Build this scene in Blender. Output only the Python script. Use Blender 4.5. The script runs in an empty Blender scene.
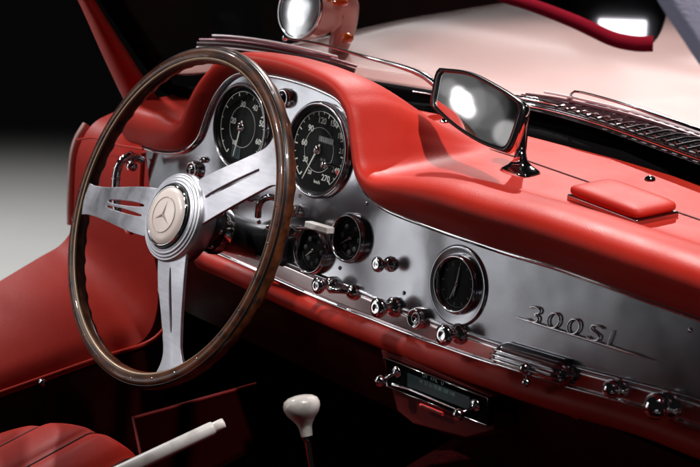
import bpy, bmesh, math, random
from mathutils import Vector, Matrix
random.seed(7)
rad = math.radians
S = bpy.context.scene
COL = S.collection

# ------------------------------------------------------------------ camera frame and survey helpers
yaw, pit = rad(50), rad(18)
CF = Vector((-math.sin(yaw)*math.cos(pit), math.cos(yaw)*math.cos(pit), -math.sin(pit)))
CR = Vector((math.cos(yaw), math.sin(yaw), 0))
CU = CR.cross(CF)
P0 = Vector((0, 0, .8))
FPX = 1700.0
CAM = P0 - 2.0*CF
def ray(x, y): return (CF*FPX + CR*(x-350) - CU*(y-233.5))/FPX
def hit(x, y, P, n):
    d = ray(x, y); n = Vector(n); P = Vector(P)
    return CAM + d*((P-CAM).dot(n)/d.dot(n))
def atX(x, y, v): return hit(x, y, (v,0,0), (1,0,0))
def atY(x, y, v): return hit(x, y, (0,v,0), (0,1,0))
def atZ(x, y, v): return hit(x, y, (0,0,v), (0,0,1))
def dep(x, y, d): return CAM + ray(x, y)*d
TL = rad(11)
U = Vector((1,0,0)); V = Vector((0, math.sin(TL), math.cos(TL))); N = Vector((0, -math.cos(TL), math.sin(TL)))
def duv(x, y):
    p = hit(x, y, P0, N) - P0
    return p.dot(U), p.dot(V)
def D(u, v, w=0): return P0 + U*u + V*v + N*w
def Dp(x, y, w=0):
    return hit(x, y, P0+N*w, N)
def smooth(t): t = max(0, min(1, t)); return t*t*(3-2*t)
def lerp(a, b, t): return a + (b-a)*t
def catmull(pts, n):
    """n samples through pts (list of Vectors / tuples), roughly even by chord length"""
    P = [Vector(p) for p in pts]
    P = [P[0]*2-P[1]] + P + [P[-1]*2-P[-2]]
    out = []
    for i in range(1, len(P)-2):
        p0, p1, p2, p3 = P[i-1:i+3]
        for k in range(24):
            t = k/24
            out.append(.5*((2*p1)+(p2-p0)*t+(2*p0-5*p1+4*p2-p3)*t*t+(3*p1-p0-3*p2+p3)*t**3))
    out.append(P[-2])
    L = [0]
    for a, b in zip(out, out[1:]): L.append(L[-1]+(b-a).length)
    res = []; j = 0
    for k in range(n):
        s = L[-1]*k/(n-1)
        while j < len(L)-2 and L[j+1] < s: j += 1
        t = (s-L[j])/max(1e-9, L[j+1]-L[j])
        res.append(out[j].lerp(out[j+1], min(1, t)))
    return res

# ------------------------------------------------------------------ materials
def mat(name, col=(.5,.5,.5), rough=.5, metal=0, coat=0, coat_r=.05, spec=.5, noise=None, bump=None, wave=None, rvar=None, sheen=0, emit=None):
    m = bpy.data.materials.new(name); m.use_nodes = True
    nt = m.node_tree; b = nt.nodes['Principled BSDF']
    b.inputs['Base Color'].default_value = (*col, 1)
    b.inputs['Roughness'].default_value = rough
    b.inputs['Metallic'].default_value = metal
    b.inputs['Coat Weight'].default_value = coat
    b.inputs['Coat Roughness'].default_value = coat_r
    b.inputs['Specular IOR Level'].default_value = spec
    if sheen:
        b.inputs['Sheen Weight'].default_value = sheen; b.inputs['Sheen Roughness'].default_value = .4
    tc = nt.nodes.new('ShaderNodeTexCoord')
    if noise:   # (scale, col2, lo, hi, stretch)
        sc, c2, lo, hi, st = noise
        mp = nt.nodes.new('ShaderNodeMapping'); mp.inputs['Scale'].default_value = st
        nt.links.new(tc.outputs['Object'], mp.inputs[0])
        n = nt.nodes.new('ShaderNodeTexNoise'); n.inputs['Scale'].default_value = sc; n.inputs['Detail'].default_value = 6
        nt.links.new(mp.outputs[0], n.inputs['Vector'])
        r = nt.nodes.new('ShaderNodeValToRGB')
        r.color_ramp.elements[0].position = lo; r.color_ramp.elements[0].color = (*col, 1)
        r.color_ramp.elements[1].position = hi; r.color_ramp.elements[1].color = (*c2, 1)
        nt.links.new(n.outputs['Fac'], r.inputs[0]); nt.links.new(r.outputs[0], b.inputs['Base Color'])
    if rvar:    # (scale, lo, hi)
        n = nt.nodes.new('ShaderNodeTexNoise'); n.inputs['Scale'].default_value = rvar[0]; n.inputs['Detail'].default_value = 5
        nt.links.new(tc.outputs['Object'], n.inputs['Vector'])
        mr = nt.nodes.new('ShaderNodeMapRange'); mr.inputs[1].default_value = .3; mr.inputs[2].default_value = .7
        mr.inputs[3].default_value = rvar[1]; mr.inputs[4].default_value = rvar[2]
        nt.links.new(n.outputs['Fac'], mr.inputs[0]); nt.links.new(mr.outputs[0], b.inputs['Roughness'])
    last = None
    for bp in (bump or []):   # (kind, scale, strength, distance, stretch)
        kind, sc, stg, dist, st = bp
        mp = nt.nodes.new('ShaderNodeMapping'); mp.inputs['Scale'].default_value = st
        nt.links.new(tc.outputs['Object'], mp.inputs[0])
        if kind == 'v':
            n = nt.nodes.new('ShaderNodeTexVoronoi'); n.inputs['Scale'].default_value = sc; o = n.outputs['Distance']
        else:
            n = nt.nodes.new('ShaderNodeTexNoise'); n.inputs['Scale'].default_value = sc; n.inputs['Detail'].default_value = 3; o = n.outputs['Fac']
        nt.links.new(mp.outputs[0], n.inputs['Vector'])
        bn = nt.nodes.new('ShaderNodeBump'); bn.inputs['Strength'].default_value = stg; bn.inputs['Distance'].default_value = dist
        nt.links.new(o, bn.inputs['Height'])
        if last: nt.links.new(last.outputs[0], bn.inputs['Normal'])
        last = bn
    if last: nt.links.new(last.outputs[0], b.inputs['Normal'])
    if emit:
        b.inputs['Emission Color'].default_value = (*emit[0], 1); b.inputs['Emission Strength'].default_value = emit[1]
    return m
def glass_mat(name, tint=(1,1,1), refl=.08, maxr=.6):
    m = bpy.data.materials.new(name); m.use_nodes = True
    nt = m.node_tree; nt.nodes.clear()
    o = nt.nodes.new('ShaderNodeOutputMaterial'); mx = nt.nodes.new('ShaderNodeMixShader')
    t = nt.nodes.new('ShaderNodeBsdfTransparent'); t.inputs[0].default_value = (*tint, 1)
    g = nt.nodes.new('ShaderNodeBsdfGlossy'); g.inputs['Roughness'].default_value = .03
    lw = nt.nodes.new('ShaderNodeLayerWeight'); lw.inputs['Blend'].default_value = .35
    mr = nt.nodes.new('ShaderNodeMapRange'); mr.inputs[3].default_value = refl*.5; mr.inputs[4].default_value = maxr
    pw = nt.nodes.new('ShaderNodeMath'); pw.operation = 'POWER'; pw.inputs[1].default_value = 3
    nt.links.new(lw.outputs['Facing'], pw.inputs[0]); nt.links.new(pw.outputs[0], mr.inputs[0])
    nt.links.new(mr.outputs[0], mx.inputs[0]); nt.links.new(t.outputs[0], mx.inputs[1]); nt.links.new(g.outputs[0], mx.inputs[2])
    nt.links.new(mx.outputs[0], o.inputs[0])
    return m
ONE = (1,1,1)
M = {}
M['leather'] = mat('red_leather', (.52,.030,.017), .50, spec=.22, noise=(6,(.40,.018,.011),.35,.72,ONE),
                   bump=[('v',700,.20,.0005,ONE),('n',14,.22,.003,(1,1.6,1))], rvar=(14,.42,.56))
M['leather_shade'] = mat('shaded_red_leather', (.032,.0014,.0014), .6, spec=.15, bump=[('v',500,.25,.0006,ONE)], rvar=(14,.4,.6))  # red leather with the cabin's shade put into its base colour
M['radio_red'] = mat('deep_red_vinyl', (.13,.005,.005), .6, spec=.2)
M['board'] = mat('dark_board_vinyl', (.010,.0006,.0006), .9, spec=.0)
M['carpet'] = mat('dark_red_carpet', (.10,.006,.007), .95, spec=.1, noise=(60,(.03,.002,.003),.3,.7,ONE), bump=[('n',300,.8,.003,ONE)])
M['panel'] = mat('silver_dash_metal', (.60,.60,.63), .2, 1, noise=(5,(.46,.46,.49),.3,.75,(1,1,2)),
                 bump=[('n',4.5,.26,.012,(1,1,1.3)),('n',240,.05,.0004,(1,1,12))], rvar=(9,.15,.24))
M['rail'] = mat('polished_rail_metal', (.92,.78,.78), .3, 1, bump=[('n',8,.1,.003,ONE)], rvar=(12,.16,.26))  # pink of the mirrored red leather is put into the base colour
M['chrome'] = mat('chrome', (.88,.87,.88), .055, 1, bump=[('n',60,.06,.001,ONE)])
M['badge'] = mat('bright_badge_chrome', (.95,.94,.94), .22, 1)
M['darkchrome'] = mat('old_chrome', (.5,.48,.5), .14, 1)
M['alu'] = mat('brushed_aluminium', (.62,.61,.65), .36, 1, noise=(30,(.52,.51,.55),.3,.7,(1,1,8)),
               bump=[('n',260,.12,.0006,(1,14,14))], rvar=(40,.3,.46))
M['black'] = mat('black_enamel', (.006,.006,.007), .3, coat=.3)
M['rubber'] = mat('black_rubber', (.003,.003,.0035), .9, spec=.03, bump=[('n',80,.2,.001,ONE)])
M['dial'] = mat('black_dial', (.003,.0035,.004), .6, spec=.15)
M['dial_green'] = mat('dial_dark_teal', (.004,.018,.02), .4)
M['print'] = mat('cream_dial_print', (.82,.82,.76), .6)
M['grey_print'] = mat('grey_dial_print', (.4,.4,.38), .6)
M['dim_print'] = mat('dim_dial_print', (.11,.11,.105), .6)
M['radio_print'] = mat('teal_radio_print', (.10,.17,.17), .5)
M['redprint'] = mat('red_mark', (.6,.02,.02), .5)
M['wood'] = mat('varnished_wood', (.125,.036,.011), .35, coat=.4, coat_r=.04, spec=.3, noise=(24,(.028,.008,.004),.35,.66,(1,3,3)),
                bump=[('n',90,.12,.0008,(1,1,1))])
M['wood_band'] = mat('rim_alloy_band', (.34,.24,.16), .5, .7, rvar=(60,.35,.55))
M['cream'] = mat('cream_horn_enamel', (.93,.80,.73), .3, coat=.4, noise=(12,(.86,.72,.65),.4,.7,ONE))
M['cream_dark'] = mat('horn_emblem_enamel', (.50,.38,.36), .3, coat=.4)
M['ivory'] = mat('ivory_plastic', (.82,.76,.71), .28, coat=.7, noise=(55,(.52,.46,.42),.4,.75,ONE))
M['ivory_worn'] = mat('pale_grey_lever', (.70,.66,.63), .38, coat=.3, noise=(40,(.42,.38,.36),.5,.8,ONE))
M['paint'] = mat('pale_body_paint', (.62,.34,.31), .36, .0, coat=.7, coat_r=.16, bump=[('n',2.6,.22,.03,ONE)])
M['mirror'] = mat('mirror_glass', (.92,.92,.93), .03, 1)
M['lining'] = mat('grey_headlining', (.55,.53,.68), .9, bump=[('n',400,.5,.001,ONE)])
M['visor'] = glass_mat('smoked_visor', (.03,.03,.035), .22, .4)
M['visor_edge'] = mat('red_visor_edge', (.22,.003,.014), .8, spec=.1)
M['glass'] = glass_mat('windscreen_glass', (.98,.98,.98), .004, .012)
M['gauge_glass'] = glass_mat('gauge_glass', (1,1,1), .004, .045)
M['floor'] = mat('showroom_floor', (.36,.36,.355), .55, noise=(1.2,(.30,.30,.30),.3,.7,ONE), bump=[('n',40,.05,.004,ONE)])
M['wiper'] = mat('wiper_steel', (.80,.72,.76), .4, .2)
M['wiper_rubber'] = mat('maroon_rubber', (.035,.008,.012), .5)
M['wiper_blade'] = mat('wiper_blade_steel', (.22,.11,.13), .3, .5)
M['wing_glass'] = mat('wing_mirror_glass', (.95,.95,.95), .16, 1)
M['amber'] = mat('amber_gloss', (.5,.07,.01), .12, coat=1)
M['seam'] = mat('dark_seam_thread', (.07,.004,.004), .7)  # dark red thread for seams and stitching

# ------------------------------------------------------------------ mesh builder
CAR = bpy.data.objects.new('vintage_car', None); COL.objects.link(CAR)
CAR.location = (.2, -.3, 0); CAR.empty_display_size = .3
CAR['label'] = 'vintage sports car with red leather cabin, silver dashboard, wooden steering wheel and pale bonnet'
CAR['category'] = 'car'
ORI = {CAR: Vector(CAR.location)}
class MB:
    def __init__(s): s.v = []; s.f = []; s.sm = []
    def add(s, vs, fs, smo=True):
        o = len(s.v); s.v += [Vector(v) for v in vs]; s.f += [[i+o for i in f] for f in fs]; s.sm += [smo]*len(fs); return s
    def grid(s, rows, closed_u=False, closed_v=False, smo=True):
        nr, nc = len(rows), len(rows[0]); vs = [p for r in rows for p in r]; fs = []
        for i in range(nr if closed_v else nr-1):
            for j in range(nc if closed_u else nc-1):
                a = i*nc+j; b = i*nc+(j+1)%nc; c = ((i+1)%nr)*nc+(j+1)%nc; d = ((i+1)%nr)*nc+j
                fs.append([a,b,c,d])
        return s.add(vs, fs, smo)
    def tube(s, path, r, seg=12, closed=False, caps=True, flat=None):
        P = [Vector(p) for p in path]; n = len(P)
        R_ = r if isinstance(r, (list, tuple)) else [r]*n
        rows = []; up = None
        for i, p in enumerate(P):
            if closed: t = P[(i+1)%n]-P[i-1]
            else: t = P[min(i+1,n-1)]-P[max(i-1,0)]
            t.normalize()
            if up is None:
                up = Vector((0,0,1)) if abs(t.z) < .9 else Vector((1,0,0))
            up = (up - t*up.dot(t)).normalized(); sd = t.cross(up)
            fx, fy = flat or (1, 1)
            rows.append([p + sd*math.cos(2*math.pi*k/seg)*R_[i]*fx + up*math.sin(2*math.pi*k/seg)*R_[i]*fy for k in range(seg)])
        s.grid(rows, closed_u=True, closed_v=closed)
        if caps and not closed:
            s.add(rows[0], [list(range(seg))[::-1]], False); s.add(rows[-1], [list(range(seg))], False)
        return s
    def lathe(s, prof, c, ax, seg=48, ref=None):
        """prof: (radius, height along ax)"""
        ax = Vector(ax).normalized(); c = Vector(c)
        a = (ref or (Vector((1,0,0)) if abs(ax.x) < .9 else Vector((0,1,0)))); a = (a-ax*a.dot(ax)).normalized(); b = ax.cross(a)
        rows = [[c + ax*h + (a*math.cos(2*math.pi*k/seg)+b*math.sin(2*math.pi*k/seg))*r for k in range(seg)] for r, h in prof]
        s.grid(rows, closed_u=True)
        return s
    def ball(s, c, r, sx=(1,0,0), sy=(0,1,0), sz=(0,0,1), rr=(1,1,1), nu=20, nv=12):
        sx, sy, sz = Vector(sx), Vector(sy), Vector(sz); rows = []
        for i in range(nv+1):
            th = math.pi*i/nv
            rows.append([Vector(c)+(sx*math.cos(2*math.pi*k/nu)*rr[0]+sy*math.sin(2*math.pi*k/nu)*rr[1])*r*max(math.sin(th),1e-4)+sz*math.cos(th)*r*rr[2] for k in range(nu)])
        return s.grid(rows, closed_u=True)
    def prism(s, poly, off, smo=False):
        """poly: 3D points in one plane; off: extrusion vector"""
        n = len(poly); off = Vector(off); P = [Vector(p) for p in poly]
        s.add(P+[p+off for p in P], [list(range(n))[::-1], list(range(n, 2*n))]+[[i,(i+1)%n,n+(i+1)%n,n+i] for i in range(n)], smo); return s
    def box(s, c, ax, ay, az, hx, hy, hz):
        c = Vector(c); ax, ay, az = Vector(ax)*hx, Vector(ay)*hy, Vector(az)*hz
        return s.prism([c-ax-ay-az, c+ax-ay-az, c+ax+ay-az, c-ax+ay-az], az*2)
    def text(s, body, o, ex, ey, size, depth=.0003, bevel=0, shear=0, offset=0, align='CENTER', space=1):
        cu = bpy.data.curves.new('t', 'FONT'); cu.body = body; cu.size = size; cu.extrude = depth; cu.bevel_depth = bevel
        cu.bevel_resolution = 2; cu.shear = shear; cu.offset = offset; cu.align_x = align; cu.align_y = 'CENTER'; cu.space_character = space
        ob = bpy.data.objects.new('t', cu); COL.objects.link(ob)
        dg = bpy.context.evaluated_depsgraph_get(); me = ob.evaluated_get(dg).to_mesh()
        ex = Vector(ex); ey = Vector(ey); ez = ex.cross(ey); o = Vector(o)
        s.add([o+ex*v.co.x+ey*v.co.y+ez*v.co.z for v in me.vertices], [list(p.vertices) for p in me.polygons], False)
        bpy.data.objects.remove(ob); bpy.data.curves.remove(cu); return s
    def build(s, name, m, parent=CAR, bevel=0, subd=0, solid=0, label=None, auto=None):
        me = bpy.data.meshes.new(name)
        lo = Vector([min(v[i] for v in s.v) for i in range(3)]); hi = Vector([max(v[i] for v in s.v) for i in range(3)])
        org = (lo+hi)/2
        me.from_pydata([tuple(v-org) for v in s.v], [], s.f); me.update()
        bm = bmesh.new(); bm.from_mesh(me)
        bmesh.ops.recalc_face_normals(bm, faces=bm.faces); bm.to_mesh(me); bm.free()
        for p, q in zip(me.polygons, s.sm): p.use_smooth = q or bool(bevel)
        me.materials.append(m)
        ob = bpy.data.objects.new(name, me); COL.objects.link(ob)
        if parent is not None:
            ob.parent = parent; ob.location = org - ORI[parent]
        else: ob.location = org
        ORI[ob] = org
        if solid:
            md = ob.modifiers.new('s', 'SOLIDIFY'); md.thickness = solid; md.offset = -1 if solid > 0 else 1
            md.thickness = abs(solid)
        if bevel:
            md = ob.modifiers.new('b', 'BEVEL'); md.width = bevel; md.segments = 3; md.limit_method = 'ANGLE'; md.angle_limit = rad(35)
            md.harden_normals = True
        if subd:
            md = ob.modifiers.new('d', 'SUBSURF'); md.levels = subd; md.render_levels = subd
        if label: ob['label'] = label
        return ob

# ================================================================== DASHBOARD
TOP = [(145,147),(165,152),(185,151),(200,139),(208,118),(217,97),(230,80),(246,73),(275,76),(300,82),(322,90),(342,101),(353,120),(357,148),(362,178),(372,196),(390,210),(430,226),(500,250),(560,268),(630,293),(700,318),(790,352)]
RIDGE = [(205,243),(235,247),(262,253),(290,264),(320,277),(350,288),(395,307),(440,325),(490,342),(560,364),(640,385),(700,401),(790,432)]
BEAD = [(201,246),(230,258),(270,276),(320,298),(370,318),(440,345),(490,362),(560,384),(640,406),(700,428),(790,462)]
topc = catmull([(*duv(*p), 0) for p in TOP], 220)
ridc = catmull([(*duv(*p), 0) for p in RIDGE], 90)
beadc = catmull([(*duv(*p), 0) for p in BEAD], 90)
left_edge = [duv(150,196), duv(158,222), duv(176,236)]
poly = [D(p.x, p.y, 0) for p in topc] + [D(p.x, p.y, 0) for p in reversed(ridc)] + [D(u, v, 0) for u, v in reversed(left_edge)]
dash = MB().prism(poly, -N*.012).build('dashboard', M['panel'], bevel=.0015)
# polished lip round the top edge
lip = [D(p.x, p.y+.000, .003) for p in topc]
MB().tube(lip, .0034, 10).build('edge_trim', M['chrome'], dash)
# raised ridge below the panel
MB().tube([D(p.x, p.y+.001, .0005) for p in ridc], .0026, 12).build('ridge_trim', M['panel'], dash)
# switch rail: leans back under the ridge so it mirrors the sill and seats
rows = []
for k in range(7):
    t = k/6
    w = lerp(.002, -.001, t)
    rows.append([D(lerp(a.x, b.x, t), lerp(a.y-.002, b.y, t), w) for a, b in zip(ridc, beadc)])
rail = MB().grid(rows).build('switch_rail', M['rail'], solid=.003)
MB().tube([D(p.x, p.y-.001, -.001) for p in beadc], .0022, 10).build('rail_bead', M['chrome'], rail)
# red padded roll under the rail
rows = []
for k in range(15):
    a = rad(95 - 215*k/14)
    rows.append([D(p.x, p.y-.0165-.0*i + .0145*math.sin(a), -.006+.0145*math.cos(a)) for i, p in enumerate(beadc)])
MB().grid(rows).build('lower_pad', M['leather'])
# under-dash panel in shade-darkened leather that closes the space behind
und = MB().grid([[D(u, -.10, -.012) for u in (-.42,-.2,0,.3,.65)], [D(u, -.20, -.05) for u in (-.42,-.2,0,.3,.65)], [D(u, -.20, -.28) for u in (-.42,-.2,0,.3,.65)]])
und.build('under_panel', M['leather_shade'])

# ---------------- padded top
def padT(u):   # roll height
    if u > -.03: return lerp(.028, .064, smooth((u+.04)/.24))
    if u < -.27: return lerp(.024, .056, smooth((-.27-u)/.12))
    return .026
def zbase(x): return .872
def seamY(x):
    pts = [(-.50,.05),(-.40,.13),(-.30,.19),(-.142,.204),(.077,.202),(.219,.187),(.374,.173),(.7,.13)]
    for (a, ya), (b, yb) in zip(pts, pts[1:]):
        if x <= b: return lerp(ya, yb, max(0, min(1, (x-a)/(b-a))))
    return pts[-1][1]
def gasY(x):
    pts = [(-.52,.09),(-.47,.15),(-.40,.215),(-.33,.245),(-.267,.26),(-.155,.278),(.005,.288),(.157,.291),(.285,.283),(.412,.278),(.7,.25)]
    for (a, ya), (b, yb) in zip(pts, pts[1:]):
        if x <= b: return lerp(ya, yb, max(0, min(1, (x-a)/(b-a))))
    return pts[-1][1]
n = len(topc)
nor = []
for i in range(n):
    t = topc[min(i+4, n-1)] - topc[max(i-4, 0)]; t.normalize(); nor.append(Vector((-t.y, t.x, 0)))
for _ in range(60):
    nor = [(nor[max(i-1,0)]+nor[i]*2+nor[min(i+1,n-1)]).normalized() for i in range(n)]
PROF = [(a.x, a.y) for a in catmull([(0,0,0),(.10,.42,0),(.36,.82,0),(.62,1.0,0),(.82,.90,0),(.95,.55,0),(1.0,.0,0)], 20)]
k0 = topc[0]-topc[3]
topc = [topc[0]+k0*(2.2-.55*i) for i in range(4)] + topc; nor = [nor[0]]*4 + nor; n += 4
rows = []
for i in range(n):
    p = topc[i]; q = nor[i]; T = padT(p.x); B = lerp(.024, .050, smooth((p.x+.04)/.24)) if p.x > -.04 else .024
    row = []
    for h_, w_ in PROF:
        h = h_*T; w = w_*B
        row.append(D(p.x + q.x*h, p.y + q.y*h, w - .001))
    tp = row[-1]
    ye = gasY(tp.x)+.004; zb = zbase(tp.x)
    for k in range(1, 31):
        t = k/30; y = lerp(tp.y, ye, t); dy = y-tp.y
        crown = 0
        fade = smooth(dy/lerp(.21,.095,smooth((tp.x-.02)/.14)))
        z = lerp(tp.z, zb, fade)
        row.append(Vector((tp.x, y, z)))
    rows.append(row)
pad = MB().grid(rows).build('dash_pad', M['leather'], subd=0)
def ground(x, y):  # height of the flat part of the pad
    return .872
sm = [(x, seamY(x)) for x in [-.12+.02*k for k in range(36)]]
MB().tube([(x, y, .8715) for x, y in sm], .0019, 8).build('seam', M['seam'], pad)
for px, py in ((650,179),(445,121)):
    c = atZ(px, py, .873)
    MB().lathe([(.0001,.004),(.003,.0035),(.0055,.002),(.0065,0)], c, (0,0,1), 20).build('screw', M['chrome'], pad)

# padded lid on the dash top
zc = .878
a, b, c_, d_ = atZ(572,197,zc), atZ(646,224,zc), atZ(671,209,zc), atZ(602,183,zc)
ex = ((b-a)+(c_-d_)).normalized(); cc = (a+b+c_+d_)/4; ey = Vector((0,0,1)).cross(ex)
hx = ((b-a).length+(c_-d_).length)/4*1.0; hy = abs((d_-a).dot(ey))/2
def rbox(cc, ex, ey, ez, hx, hy, hz, pw=5, nu=48, nv=16):
    rows = []
    for i in range(nv+1):
        th = math.pi*i/nv - math.pi/2
        cz = math.copysign(abs(math.sin(th))**(2/3), math.sin(th)); cr = max(abs(math.cos(th)), 1e-4)**(2/4)
        r = []
        for k in range(nu):
            f = 2*math.pi*k/nu; cx, cy = math.cos(f), math.sin(f)
            x = math.copysign(abs(cx)**(2/pw), cx); y = math.copysign(abs(cy)**(2/pw), cy)
            r.append(Vector(cc)+ex*x*hx*cr+ey*y*hy*cr+ez*cz*hz)
        rows.append(r)
    return rows
lid = MB().grid(rbox(cc+Vector((0,0,.0055)), ex, ey, Vector((0,0,1)), hx, hy, .0075, 7), closed_u=True).build('dash_top_lid', M['leather'])
MB().box(cc+Vector((0,0,-.0035)), ex, ey, (0,0,1), hx*.985, hy*.95, .0040).build('lid_base', M['darkchrome'], lid, bevel=.002)

# ---------------- gauges
def bezel(mb, u, v, R, w=.009, deep=.55):
    prof = [(R*1.02, -.002), (R*1.02, w*.5), (R*.985, w*.9), (R*.95, w), (R*.915, w*.85), (R*.90, w*.6), (R*.885, w*.15), (R*.84, .0012)]
    return mb.lathe(prof, D(u, v, 0), N, 64, U)
def disc(u, v, R, w, seg=64):
    return MB().prism([D(u+R*math.cos(2*math.pi*k/seg), v+R*math.sin(2*math.pi*k/seg), w) for k in range(seg)], N*.0006)
def ring(mb, u, v, r, w, th, a0=0, a1=360, seg=72):
    pts = [D(u+r*math.cos(rad(lerp(a0,a1,k/seg))), v+r*math.sin(rad(lerp(a0,a1,k/seg))), w) for k in range(seg + (0 if a1-a0 == 360 else 1))]
    return mb.tube(pts, th, 6, closed=(a1-a0 == 360))
def tick(mb, u, v, ang, r0, r1, th, w):
    d = U*math.cos(rad(ang)) + V*math.sin(rad(ang)); s_ = U*-math.sin(rad(ang)) + V*math.cos(rad(ang)); c0 = D(u, v, w)
    mb.prism([c0+d*r0-s_*th, c0+d*r1-s_*th, c0+d*r1+s_*th, c0+d*r0+s_*th], N*.0003)
def gauge_glass(u, v, R, w, parent):
    MB().lathe([(.0001,w+R*.05),(R*.4,w+R*.042),(R*.8,w+R*.015),(R,w)], D(u,v,0), N, 48, U).build('gauge_glass', M['gauge_glass'], parent)
def big_gauge(name, px, py, R, nums, needle_px, arc, extra, label):
    u, v = duv(px, py)
    body = disc(u, v, R*.90, .0008).build(name, M['dial'], label=label)
    MB().lathe([(R*1.0,-.002),(R*1.0,.005),(R*.975,.0075),(R*.95,.0085),(R*.925,.0072)], D(u,v,0), N, 72, U).build('bezel', M['darkchrome'], body)
    MB().lathe([(R*.928,.0072),(R*.905,.0070),(R*.885,.004),(R*.86,.0018)], D(u,v,0), N, 72, U).build('inner_ring', M['black'], body)
    mb = MB()
    for s_, (x, y), sz in nums:
        a, b = duv(x, y); a = u+(a-u)*.94; b = v+(b-v)*.94; mb.text(s_, D(a, b, .0016), U, V, sz, .0002, offset=.00012)
    mb.build('numerals', M['print'], body)
    mk = MB()
    ring(mk, u, v, R*.79, .0020, .00045, arc[0], arc[1])
    for k in range(arc[2]+1):
        a = lerp(arc[0], arc[1], k/arc[2]); big = (k % 2 == 0)
        tick(mk, u, v, a, R*(.70 if big else .74), R*.785, .0008 if big else .0005, .0016)
    ring(mk, u, v, R*.46, .0018, .0003)
    mk.build('scale_ring', M['print'], body)
    nx, ny = duv(*needle_px); dv = Vector((nx-u, ny-v)); L = min(dv.length, R*.80); dv.normalize()
    nd = MB(); dd = U*dv.x+V*dv.y; ss = U*-dv.y+V*dv.x; c0 = D(u, v, .0045)
    nd.prism([c0-dd*.008-ss*.0012, c0+dd*L-ss*.0004, c0+dd*L+ss*.0004, c0-dd*.008+ss*.0012], N*.0006)
    nd.build('needle', M['print'], body)
    MB().lathe([(.0001,.0085),(.003,.008),(.0052,.0066),(.0058,.004)], D(u,v,0), N, 24).build('needle_cap', M['chrome'], body)
    extra(body, u, v)
    gauge_glass(u, v, R*.92, .0068, body)
    return body
def sp_extra(body, u, v):
    mb = MB(); a, b = duv(327.5,140.5)
    mb.box(D(a, b, .0018), U, V, N, .0135, .0034, .0004); mb.build('odometer', M['black'], body)
    a2 = MB().text('51614', D(a, b, .0023), U, V, .0062, .0001, space=1.35).build('odometer_digits', M['grey_print'], body)
    MB().text('616', Dp(323,160,.0018), U, V, .0048, .0001, space=1.3).build('trip_digits', M['grey_print'], body)
    MB().text('km/h', Dp(316.8,182,.0017), U, V, .0058, .0001, offset=.0001).build('unit_lettering', M['print'], body)
    a, b = duv(332,165)
    MB().lathe([(.0001,.016),(.0035,.0155),(.0045,.012),(.003,.009),(.003,.001)], D(a,b,0), N, 20).build('reset_knob', M['chrome'], body)
    m_ = MB(); tick(m_, u, v, -27, R_SP*.70, R_SP*.80, .0022, .0017); m_.build('red_mark', M['redprint'], body)
R_SP = .0585
u0, v0 = duv(320,150)
def around(px, py, r, ang):   # point on a dial at radius r, as a pixel-free uv
    return None
big_gauge('speedometer', 320, 150, R_SP,
  [('20',(310,173.5),.0070),('30',(305.5,160),.0095),('60',(304.5,142),.0105),('90',(311.5,127),.0105),('120',(323.5,119),.0105),('150',(336,122.5),.0095),
   ('180',(343.5,136),.0090),('210',(345,152),.0085),('240',(337.5,172),.0095),('270',(327,180.5),.0105)], (305,178.5), (231,-52,22), sp_extra,
  'speedometer with numerals from 20 to 270 in km/h')
def ta_extra(body, u, v):
    MB().box(Dp(236,152,.0016), U, V, N, .009, .008, .0003).build('dial_patch', M['dial_green'], body)
big_gauge('tachometer', 243.5, 127, .0565,
  [('5',(239.5,152.5),.0075),('10',(234.5,143.5),.0085),('20',(234,120.5),.0105),('30',(244,103),.0105),('40',(257,107),.0105),('50',(264,124),.0105),('60',(260,143),.010)],
  (236,156), (236,-56,14), ta_extra, 'tachometer left of the speedometer, partly behind the wheel')

def small_gauge(name, px, py, R, marks, ndl, label, plate=0, fat=.010):
    u, v = duv(px, py)
    body = disc(u, v, R*.88, .001).build(name, M['dial'], label=label)
    mb = MB()
    if plate: MB().lathe([(R*1.42,.0002),(R*1.40,.0016),(R*1.36,.0026),(R*1.30,.0024),(R*1.15,.0012),(R*1.0,.001)], D(u,v-.002,0), N, 64, U).build('surround', M['panel'], body)
    MB().lathe([(R*1.03,-.002),(R*1.05,fat*.5),(R*1.0,fat),(R*.95,fat*1.12),(R*.90,fat),(R*.87,fat*.6),(R*.86,.0014)], D(u,v,0), N, 56, U).build('bezel', M['darkchrome'], body)
    mk = MB(); marks(mk, u, v, R)
    mk.build('markings', M['dim_print'], body)
    for ang, L in ndl:
        d = U*math.cos(rad(ang))+V*math.sin(rad(ang)); s_ = U*-math.sin(rad(ang))+V*math.cos(rad(ang)); c0 = D(u, v, .0032)
        MB().prism([c0-s_*.0009, c0+d*R*L-s_*.0004, c0+d*R*L+s_*.0004, c0+s_*.0009], N*.0005).build('needle', M['grey_print'], body)
    MB().lathe([(.0001,.005),(.0016,.0046),(.0022,.003)], D(u,v,0), N, 16).build('needle_cap', M['chrome'], body)
    gauge_glass(u, v, R*.88, fat*.8, body)
    return body
def mk_temp(mk, u, v, R):
    for a, b in ((-.35,.4),(.25,.45),(-.55,.0),(.5,.0),(-.3,-.42),(.3,-.4),(0,-.6)):
        mk.lathe([(.0001,.0022),(R*.10,.0021),(R*.11,.0016)], D(u+a*R, v+b*R, 0), N, 14)
    ring(mk, u, v, R*.76, .0018, .0003, 20, 160); ring(mk, u, v, R*.76, .0018, .0003, 200, 340)
def mk_clock(mk, u, v, R):
    for k in range(12): tick(mk, u, v, k*30, R*.66, R*.76, .0005, .0018)
    ring(mk, u, v, R*.8, .0018, .00025)
small_gauge('oil_gauge', 352, 238, .0285, mk_temp, [(215,.6)], 'small round gauge beside the switches, right one of the pair')
g2 = small_gauge('water_gauge', 315, 250, .0285, mk_temp, [(220,.55)], 'small round gauge left of its twin, under a pale plate')
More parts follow.
